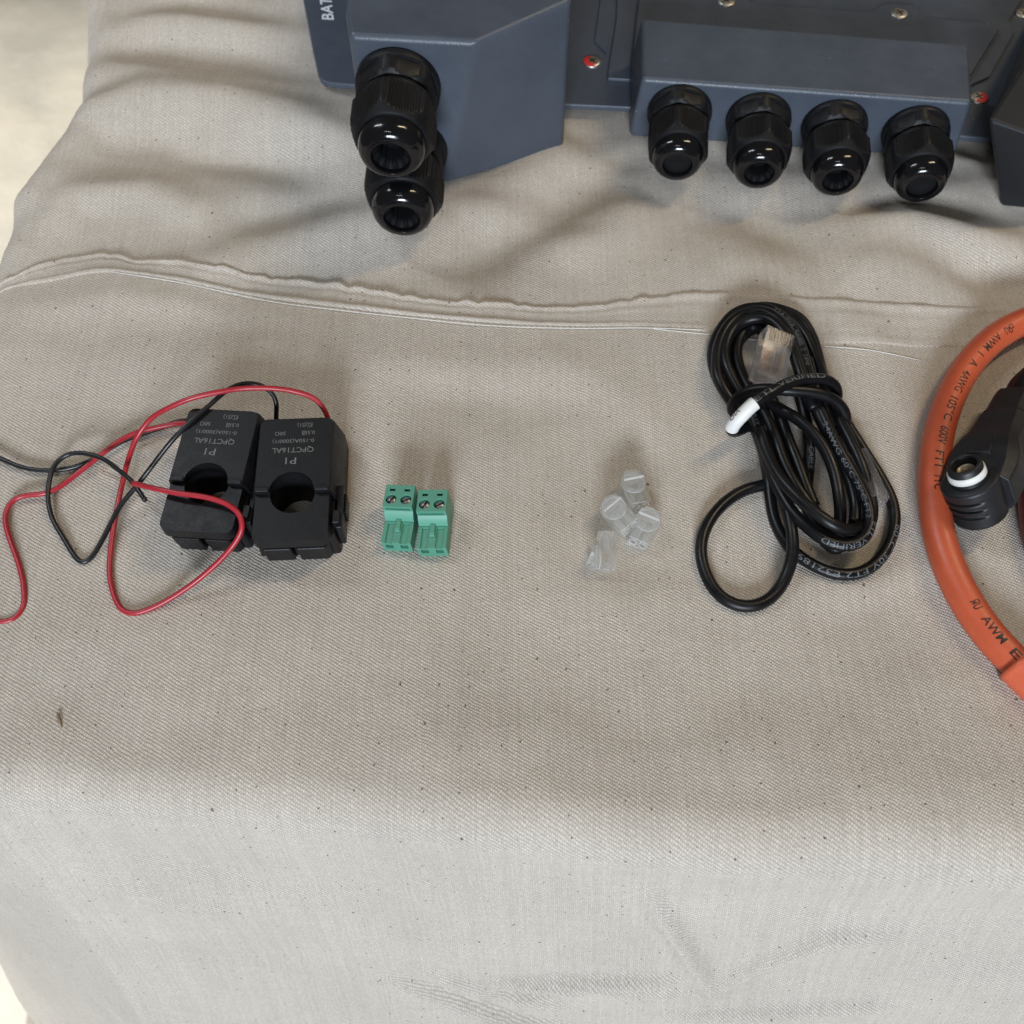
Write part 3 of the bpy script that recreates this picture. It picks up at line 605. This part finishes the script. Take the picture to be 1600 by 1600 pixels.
# ------------------------------------------------------------------ green pluggable terminal blocks
def make_block():
    root = empty('terminal_block'); W = 10.1; h = W/2
    # screw housing with two square and two round openings in its top
    body = box('body', -h, h, -4.2, 4.4, 0, 12, GREEN, root)
    cut = []
    for x in (-2.54, 2.54):
        cut.append(lathe('c', [(7, .001), (7, 1.85), (13, 1.85), (13, .001)], None, None, 28, None, Matrix.Translation((x, -1.2, 0))))
        cut.append(box('c', x-1.0, x+.9, 1.9, 3.1, 10, 13, None))
    cut.append(box('c', -4.1, 4.1, -5, -3.5, 9.8, 10.7, None))
    boolean(body, cut); autosmooth(body, 30); bevel(body, .18, 2, 50)
    for x in (-2.54, 2.54):
        s = lathe('screw', [(7, 1.7), (11.1, 1.7), (11.4, 1.55), (11.45, .01)], DSTEEL, root, 28, None, Matrix.Translation((x, -1.2, 0)))
        a = random.uniform(0, 3.1); M = Matrix.Translation((x, -1.2, 0)) @ Matrix.Rotation(a, 4, 'Z')
        v = [M @ Vector(p) for p in ((-1.6, -.26, 11.49), (1.6, -.26, 11.49), (1.6, .26, 11.49), (-1.6, .26, 11.49))]
        mesh('drive_slot', v, [(0, 1, 2, 3)], RUBBER, s, False)
        box('slot_floor', x-.95, x+.85, 1.95, 3.05, 10.0, 10.5, GREEN_LIT, root)
    # sloping shoulder down to the plug
    pr = [(-4.2, 9.6), (-4.2, 5.8), (-6.3, 5.8), (-6.1, 7.0), (-4.9, 8.8)]
    v = [(-h, y, z) for y, z in pr]+[(h, y, z) for y, z in pr]; n = len(pr)
    bevel(fix(mesh('shoulder', v, [list(range(n)), list(range(n, 2*n))]+[(i, (i+1) % n, n+(i+1) % n, n+i) for i in range(n)], GREEN_LIT, root)), .15, 2)  # paler green stands in for light falling on the shoulder
    plug = box('plug', -h, h, -14.6, -4.2, 0, 5.9, GREEN, root)
    cut = []
    for x in (-2.54, 2.54):
        cut.append(box('c', x-1.25, x+1.25, -16, -6.9, 5.1, 7, None))
        cut.append(box('c', x-1.3, x+1.3, -15.5, -13.0, 2.0, 4.2, None))
    boolean(plug, cut); bevel(plug, .16, 2, 50)
    k = box('rib', -.85, .85, -9.8, -5.2, 5.4, 7.2, GREEN, root, .15); box('key', -.8, .8, -10.4, -9.75, 5.6, 6.9, GREEN_LIT, k, .1)
    return root
tb = make_block(); tb.location = Vector((-25.4, -2.8, .3))*MM; tb.rotation_euler = (0, R(-7), R(-3.5))
tag(tb, 'green two-pole terminal block on the side of the clear connectors', 'terminal block', 'green terminal blocks')
tb2 = copy_tree(tb); tb2.location = Vector((-36.8, -1.0, .3))*MM; tb2.rotation_euler = (0, R(-6), R(-6))
tag(tb2, 'green two-pole terminal block on the side of the black current transformers', 'terminal block', 'green terminal blocks')

# ------------------------------------------------------------------ clear gel-filled splice connectors
def make_splice():
    root = empty('splice_connector')
    outl = [(-3.7, -8.2), (3.7, -8.2), (4.0, -5), (4.3, -1.5)]+[(4.7*math.cos(R(a)), 4.7*math.sin(R(a))+.2) for a in range(0, 181, 12)]+[(-4.3, -1.5), (-4.0, -5)]
    body = prism('body', outl, 0, 5.4, CLEAR, root); bevel(body, .35, 2, 40)
    cut = [lathe('c', [(-1, .001), (-1, 1.25), (8.0, 1.25), (8.0, .001)], None, None, 20, None, Matrix.Translation((x, -9.0, 2.7)) @ Matrix.Rotation(R(-90), 4, 'X')) for x in (-1.75, 1.75)]
    boolean(body, cut); autosmooth(body, 35)
    btn = lathe('button', [(5.0, .01), (5.0, 4.1), (8.0, 4.1), (8.5, 3.7), (8.6, .01)], CLEAR, root, 36)
    cut = [box('c', -6, 6, -6, .2, 7.6, 10, None)]
    boolean(btn, cut); autosmooth(btn, 30)
    box('step_glint', -3.7, 3.7, .22, .48, 7.55, 8.68, EDGE_GLINT, btn, .1)  # white bar added as the bright line along the step; rings below likewise
    for x in (-1.75, 1.75):
        rim = []
        for k in range(25):
            a = 2*math.pi*k/24; rim.append(Vector((x+1.32*math.cos(a), -8.2, 2.7+1.32*math.sin(a))))
        tubes('hole_glint', [rim], .15, EDGE_GLINT, body, 6)
    tubes('end_edge_glint', [[Vector(p) for p in ((-3.5, -8.1, .3), (3.5, -8.1, .3))], [Vector(p) for p in ((-3.5, -8.1, 5.2), (3.5, -8.1, 5.2))]], .13, EDGE_GLINT, body, 6)
    rg = [Vector((4.0*math.cos(2*math.pi*k/40), 4.0*math.sin(2*math.pi*k/40), 5.5)) for k in range(41)]; tubes('button_glint', [rg], .16, EDGE_GLINT, btn, 6)
    box('contact_blade', -2.4, 2.4, -.2, .1, 2.4, 4.6, SILVER, root)
    return root
sp0 = make_splice()
spl = [((1007, 826, 0), (0, R(4), R(-24)), 'clear splice connector with both wire holes showing, nearest the black cable coil'),
       ((984, 772, 0), (R(-6), R(8), R(18)), 'clear splice connector farthest back in the little pile'),
       ((962, 806, 1.5), (R(-4), R(-12), R(38)), 'clear splice connector in the middle, leaning on the rear one'),
       ((960, 872, 4.2), (R(12), R(84), R(194)), 'clear splice connector lying on its side, nearest the camera')]
for i, (p, rot, lab) in enumerate(spl):
    s = sp0 if i == 0 else copy_tree(sp0); q = at(*p); s.location = (q+Vector((0, 0, .3)))*MM; s.rotation_euler = rot; tag(s, lab, 'connector', 'clear splice connectors')

# ------------------------------------------------------------------ coiled black network cable
eth = tag(empty('network_cable', at(1240, 700, 0)), 'coiled black network cable with clear plugs and white sleeve', 'cable'); EO = at(1240, 700, 0)
def zc(p): return (1060+p[0]*0.3313, 450+p[1]*0.3313)
def zpath(pts): return smooth_path(spline([at(*zc(p), p[2]*.84)-EO for p in pts], 1.0), 6)
RC_ = 2.08
P1 = zpath([(470, 830, 4), (440, 720, 5), (400, 640, 6), (330, 590, 6), (270, 550, 6), (200, 460, 5), (163, 360, 4), (165, 270, 4), (205, 185, 5), (270, 115, 7), (350, 92, 9), (440, 105, 11), (520, 170, 12), (575, 270, 12.5), (605, 380, 13), (640, 500, 13), (690, 620, 13), (755, 760, 13), (830, 890, 12), (890, 1010, 12), (905, 1090, 12), (890, 1160, 12), (840, 1205, 12), (770, 1215, 12), (690, 1190, 12), (610, 1130, 12), (540, 1060, 11), (490, 980, 10), (440, 880, 9.5), (400, 760, 9), (365, 650, 8), (330, 560, 8), (265, 450, 9), (222, 350, 10), (225, 260, 10), (270, 180, 11), (340, 145, 13), (420, 145, 15), (480, 190, 16), (530, 270, 16), (560, 360, 16), (600, 480, 15), (640, 570, 13)])
P2 = zpath([(640, 570, 9), (600, 430, 8), (560, 300, 7), (500, 215, 6), (420, 180, 5), (340, 200, 4.5), (280, 260, 4), (265, 340, 4), (290, 440, 4), (350, 560, 4), (430, 680, 4), (480, 790, 5), (540, 900, 6), (600, 1010, 7), (660, 1090, 7), (730, 1150, 7), (800, 1180, 7), (850, 1150, 7), (870, 1080, 7), (850, 980, 8), (800, 850, 9), (720, 700, 9), (660, 590, 9), (640, 480, 8), (610, 340, 7)])
P3 = zpath([(210, 250, 2.6), (250, 160, 2.6), (320, 105, 3), (410, 88, 4), (490, 105, 5), (570, 140, 5), (630, 230, 4), (660, 330, 3.5), (685, 430, 4), (730, 530, 5), (800, 650, 5), (875, 770, 4), (950, 890, 3), (1005, 1000, 2.6), (1020, 1090, 2.6), (1000, 1190, 2.6), (940, 1290, 2.6), (850, 1345, 2.6), (750, 1350, 2.6), (650, 1315, 2.6), (570, 1265, 2.6), (500, 1190, 2.6), (455, 1100, 2.6), (435, 1000, 3), (425, 900, 4), (405, 790, 4.5), (370, 680, 5), (320, 590, 5)])
P4 = zpath([(560, 880, 3), (480, 905, 2.8), (400, 930, 2.6), (320, 950, 2.6), (240, 995, 2.6), (165, 1070, 2.6), (118, 1160, 2.6), (106, 1240, 2.6), (125, 1340, 2.6), (175, 1430, 2.6), (245, 1485, 2.6), (330, 1503, 2.6), (410, 1480, 2.8), (475, 1420, 3.2), (520, 1330, 5), (540, 1230, 8), (530, 1120, 9.5), (500, 1000, 9), (470, 880, 8), (445, 770, 8), (410, 650, 8)])
P5 = zpath([(420, 540, 9), (490, 575, 12), (570, 625, 14), (640, 690, 14.5), (700, 780, 14), (738, 880, 13), (757, 980, 12), (765, 1060, 10), (760, 1120, 7), (770, 1200, 4), (760, 1240, 3), (720, 1225, 2.8), (640, 1120, 2.6), (600, 1000, 2.6), (612, 880, 3), (618, 760, 3.5), (605, 640, 5), (585, 560, 6), (560, 470, 6)])
P6 = zpath([(380, 660, 12), (420, 780, 13), (470, 880, 15), (540, 965, 17), (620, 1040, 18), (700, 1100, 18), (770, 1135, 16), (830, 1140, 12), (870, 1120, 9)])
P7 = zpath([(430, 500, 6), (480, 610, 7), (520, 720, 7.5), (560, 820, 7.5), (600, 930, 7), (640, 1030, 6)])
# the strand that binds the coil, ending in the white sleeve
W1 = zpath([(330, 620, 3), (270, 600, 4), (250, 560, 8), (280, 515, 13), (340, 485, 17), (420, 476, 20.5), (500, 482, 21.5), (600, 488, 21), (690, 505, 19), (755, 545, 15), (790, 600, 10), (785, 650, 5), (740, 680, 3)])
W2_ = zpath([(720, 560, 6), (750, 510, 12), (735, 455, 17), (680, 430, 20.5), (600, 430, 22.5), (520, 448, 24.5), (450, 485, 26), (400, 515, 26), (350, 550, 24.5), (300, 600, 21), (258, 645, 16.5), (247, 672, 12.5), (275, 676, 8), (335, 650, 4.5), (400, 640, 3)])
P8 = zpath([(300, 165, 3), (390, 118, 4), (500, 125, 4.5), (590, 205, 4.5), (645, 320, 4), (690, 450, 5), (735, 570, 8), (800, 700, 10), (865, 840, 10), (898, 950, 8), (915, 1060, 6), (890, 1140, 5), (820, 1175, 4), (740, 1155, 3.5), (650, 1070, 3)])
P9 = zpath([(420, 215, 9), (350, 180, 8), (300, 215, 7), (275, 290, 7), (285, 370, 7), (330, 470, 8), (400, 580, 9), (455, 700, 10), (500, 830, 10), (560, 940, 10), (640, 1050, 9), (710, 1120, 8)])
P10 = zpath([(300, 600, 5), (225, 500, 8), (185, 420, 9), (180, 330, 9), (195, 250, 9), (245, 165, 9.5), (320, 118, 11), (400, 112, 13), (470, 150, 14), (520, 215, 14), (555, 310, 14), (590, 420, 14), (625, 520, 13), (690, 660, 12), (760, 800, 10), (810, 920, 9), (835, 1030, 8), (830, 1110, 8)])
cable = tubes('cable_jacket', [P1, P2, P3, P4, P5, P6, P7, P8, P9, P10, W1, W2_], RC_, JACKET, eth, 16)
k0 = min(range(len(W2_)), key=lambda i: (W2_[i]-(at(*zc((362, 542)), 21)-EO)).length); k1 = min(range(len(W2_)), key=lambda i: (W2_[i]-(at(*zc((247, 668)), 11)-EO)).length)
v, f = tube_data(W2_[k0:k1], 2.5, 20); slv = fix(mesh('white_sleeve', v, f, WHITE, eth)); bevel(slv, .25, 2, 60)
def near(c, z):
    q = at(*zc(z[:2]), z[2]*.84)-EO; L = 0; best = (1e9, 0)
    for i in range(1, len(c)):
        L += (c[i]-c[i-1]).length; d = (c[i]-q).length
        if d < best[0]: best = (d, L)
    return best[1]
CP = 1.85
text_tube('lettering', 'TIA/EIA-568B 2 2PR', P1, RC_, near(P1, (455, 110, 11)), CP, INKC, eth, 31, -0.10)
text_tube('lettering', 'ETL VERIFIED', W2_, RC_, near(W2_, (372, 540, 25.5)), CP, INKC, eth, 30, .25, -1)
text_tube('lettering', 'AWM 60', P1, RC_, near(P1, (345, 600, 8)), CP, INKC, eth, 12, .2, -1)
text_tube('lettering', 'CABLE', P5, RC_, near(P5, (617, 760, 3.5)), CP, INKC, eth, 9.5, .1, -1)
text_tube('lettering', '24AWG 60\u00b0C 75\u00b0C FT2', P1, RC_, near(P1, (700, 640, 13)), CP*.9, INKC, eth, 40, -.55)
text_tube('lettering', 'ETL VERIFIED', P1, RC_, near(P1, (905, 1110, 12)), CP, INKC, eth, 21, .5)
text_tube('lettering', '60\u00b0C 30V FT2 E321891', P3, RC_, near(P3, (1025, 1130, 2.6)), CP, INKC, eth, 47, .35)
text_tube('sleeve_lettering', 'VIQ', W2_, 2.5, near(W2_, (312, 590, 21.5)), 1.9, INKK, slv, 4.2, -.75, 1)
# the two plugs
def make_plug(M, name='plug', wires=True):
    def tr(pts): return [M @ Vector(p) for p in pts]
    def bx(nm, x0, x1, y0, y1, z0, z1, mat, par, bev=0):
        o = box(nm, x0, x1, y0, y1, z0, z1, mat, par, bev)
        for vv in o.data.vertices: vv.co = (M @ (vv.co/MM))*MM
        return o
    pl = bx(name, -5.6, 5.6, -10.5, 10.5, -3.6, 3.6, CLEAR2, eth, .5)
    bx('wire_cavity', -4.2, 4.2, -10.3, -4.6, -2.6, 2.2, CLEAR2, pl, .2)
    for k in range(8 if wires else 0):
        x = -3.57+1.02*k; bx('contact', x-.18, x+.18, 5.0, 10.1, 2.2, 3.75, CONTACT, pl)
        cmat = (plain('wire_colour', random.choice([(.30, .12, .06), (.30, .27, .26), (.06, .10, .22), (.26, .24, .24), (.07, .14, .09), (.16, .09, .06)]), .5))
        bx('conductor', x-.30, x+.30, -6.5, 3.0, -.4, .2, cmat, pl)
    bx('latch_bar', -3.0, 3.0, 10.4, 11.8, -3.0, -.6, CLEAR2, pl, .4)
    bx('strain_bar', -4.6, 4.6, -5.6, -4.6, 3.0, 3.75, CLEAR2, pl, .2)
    bx('latch', -2.2, 2.2, -8, 9.5, -5.2, -4.3, CLEAR2, pl, .3)
    return pl
pa = at(*zc((462, 232)), 15)-EO; pb = at(*zc((415, 430)), 13)-EO; yd = (pa-pb).normalized(); cx = Vector((1, .05, -.22)); cx = (cx-yd*cx.dot(yd)).normalized(); zd = cx.cross(yd)
Mp = Matrix((cx, yd, zd)).transposed().to_4x4(); Mp.translation = (pa+pb)/2; make_plug(Mp)
pa = at(*zc((893, 985)), 3.9)-EO; pb = at(*zc((823, 830)), 3.9)-EO; yd = (pa-pb).normalized(); cx = Vector((1, -.1, .02)); cx = (cx-yd*cx.dot(yd)).normalized(); zd = cx.cross(yd)
Mp = Matrix((cx, yd, zd)).transposed().to_4x4(); Mp.translation = (pa+pb)/2; make_plug(Mp, 'plug', False)

# ------------------------------------------------------------------ orange battery cable
oc = tag(empty('orange_battery_cable', at(1460, 760, 0)), 'thick orange battery cable with black print curving at the right edge', 'cable'); OO = at(1460, 760, 0)
OP = smooth_path(spline([at(x, y, 5.4)-OO for x, y in ((1900, 560), (1780, 490), (1690, 480), (1610, 499), (1560, 524), (1516, 567), (1482, 628), (1463, 700), (1459, 765), (1468, 840), (1496, 915), (1540, 985), (1593, 1042), (1660, 1105), (1740, 1170))], 1.5), 10)
tubes('cable_jacket', [OP], 5.3, ORANGE, oc, 32)
k0 = min(range(len(OP)), key=lambda i: (OP[i]-(at(1584, 1036, 5.4)-OO)).length)
v, f = tube_data(OP[k0:], 6.6, 32, lambda t: 1+.03*math.exp(-t*30)); fix(mesh('heat_shrink_sleeve', v, f, SHRINK, oc))
for q in (v,): pass
def onear(px, py):
    q = at(px, py, 8)-OO; L = 0; best = (1e9, 0)
    for i in range(1, len(OP)):
        L += (OP[i]-OP[i-1]).length; d = (OP[i]-q).length
        if d < best[0]: best = (d, L)
    return best[1]
for s, p0, p1, ph0 in (('E70216', (1690, 480), (1606, 501), .0), ('c\u042fU', (1577, 513), (1565, 521), .15), ('AWM', (1554, 529), (1530, 550), .12), ('I', (1523, 558), (1521, 560), .1), ('A', (1513, 569), (1506, 580), .1), ('4AWG', (1504, 582), (1487, 618), .05),
                       ('105\u00b0C', (1482, 628), (1471, 660), .0), ('600V', (1467, 670), (1461, 699), -.05), ('FT1', (1459, 709), (1457, 731), -.1), ('TYC', (1457, 743), (1458, 768), -.1), ('\u042fU', (1531, 938), (1541, 953), -.05), ('AWM', (1549, 963), (1578, 1000), -.05), ('ES', (1589, 1012), (1610, 1036), -.05)):
    a, b = onear(*p0), onear(*p1)
    if b-a < .6: b = a+.9
    text_tube('lettering', s, OP, 5.3, a, 3.0, INKK, oc, (b-a) if len(s) > 1 else None, ph0+.02, 1, Vector((0, -0.25, 1)), .003)

# ------------------------------------------------------------------ black right-angle battery connector
bc = tag(empty('battery_connector', at(1540, 790, 0)), 'black angled battery connector with white ring inside the orange loop', 'connector'); BO = at(1540, 790, 0)
ax = Vector((-.48, .40, .78)).normalized(); ex = Vector((.50, .80, -.10)); ex = (ex-ax*ex.dot(ax)).normalized(); ey = ax.cross(ex)
MB = Matrix((ex, ey, ax)).transposed().to_4x4(); MB.translation = at(1510, 737, 22)-BO
def groove(ph, t, r):
    a = ((ph-math.pi+.35+math.pi) % (2*math.pi))-math.pi; wnd = max(0, 1-(abs(a)/1.05)**6)
    for g in (-7.2, -10.2, -13.2):
        if abs(t-g) < .62: r -= 1.1*wnd*(1-(abs(t-g)/.62)**4)
    return r
prof = [(-19.5, .01), (-19.5, 7.2), (-18.6, 8.5)]+[(-18.0+.31*k, 8.9+.010*k) for k in range(46)]+[(-3.6, 9.3), (-3.0, 8.8), (-2.9, 7.8), (-2.9, 5.6)]
head = autosmooth(lathe('housing', prof, CONMAT, bc, 72, groove, MB), 50)
lathe('neck', [(-3, 5.9), (-2.0, 5.8), (2.8, 5.5), (3.4, 5.1), (3.4, 4.4), (3.0, 4.0), (-3, 3.9)], CONMAT, bc, 48, None, MB)
lathe('white_seal_ring', [(-1.6, 5.7), (-1.3, 6.15), (.7, 6.05), (1.0, 5.6)], WHITE, bc, 48, None, MB)
lathe('socket_contact', [(-2.8, .01), (-2.8, 2.8), (1.0, 3.0), (1.1, 2.5), (-2.5, 2.3)], GOLD, bc, 36, None, MB)
# body and boot that carry the lead away
def sect(x, w_, h0, h1, ch):
    w_ *= 1.18; h1 += .8
    return [MB @ Vector((x, a, b)) for a, b in ((-w_+ch, h0), (w_-ch, h0), (w_, h0+ch), (w_, h1-ch), (w_-ch, h1), (-w_+ch, h1), (-w_, h1-ch), (-w_, h0+ch))]
secs = [sect(2, 9.8, -18.6, -4.2, 2.5), sect(9, 10.4, -18.4, -3.4, 3), sect(14, 10.2, -18, -2.6, 3.4), sect(19, 9.2, -17.5, -2.2, 3.2), sect(24, 7.6, -17, -3.4, 3), sect(30, 7.4, -16.5, -4, 3), sect(38, 7.2, -16, -4.4, 3), sect(39, 6.4, -15.4, -5, 2.8), sect(52, 6.0, -15, -5.6, 2.8)]
V = [p for s in secs for p in s]; Fc = [list(range(8))[::-1], [8*(len(secs)-1)+k for k in range(8)]]+[(8*i+k, 8*i+(k+1) % 8, 8*i+8+(k+1) % 8, 8*i+8+k) for i in range(len(secs)-1) for k in range(8)]
bevel(fix(mesh('elbow_body', V, Fc, CONMAT, bc)), .7, 2, 20)
hull8('release_tab', [MB @ Vector(p) for p in ((11, -4.2, -3.2), (23, -3.6, -3.2), (23, 3.6, -3.2), (11, 4.2, -3.2))], [MB @ Vector(p) for p in ((12, -3.6, -1.4), (22.5, -3.0, -1.6), (22.5, 3.0, -1.6), (12, 3.6, -1.4))], CONMAT, bc, .4, 2)
LP = spline([MB @ Vector((50, 0, -10.4)), MB @ Vector((60, 0, -10.6)), MB @ Vector((75, -8, -11)), MB @ Vector((90, -22, -12))], 1.5)
tubes('lead', [LP], 4.6, JACKET, bc, 24)
rcb = tag(empty('red_battery_cable', at(1625, 780, 0)), 'dark red battery cable beside the black connector, cut off by the right edge', 'cable'); RO = at(1625, 780, 0)
RP = smooth_path(spline([at(x, y, 5.2)-RO for x, y in ((1760, 560), (1690, 600), (1640, 670), (1618, 740), (1616, 800), (1632, 870), (1680, 950), (1760, 1010))], 1.5), 8)
tubes('cable_jacket', [RP], 5.0, DRED, rcb, 28)
# small plant husk caught on the canvas
hk = at(96, 1127, 0); hz = ztop(hk.x, hk.y)
c = [Vector((hk.x-1.2, hk.y+2.4, hz+.4)), Vector((hk.x, hk.y, hz+.6)), Vector((hk.x+1.4, hk.y-2.6, hz+.4))]
v, f = tube_data(spline(c, .4), .42, 8, lambda t: .25+.75*math.sin(math.pi*min(1, t*.9+.05)))
tag(fix(mesh('plant_husk', v, f, plain('husk', (.26, .20, .11), .7))), 'tiny brown plant husk on the canvas near the lower left', 'debris')
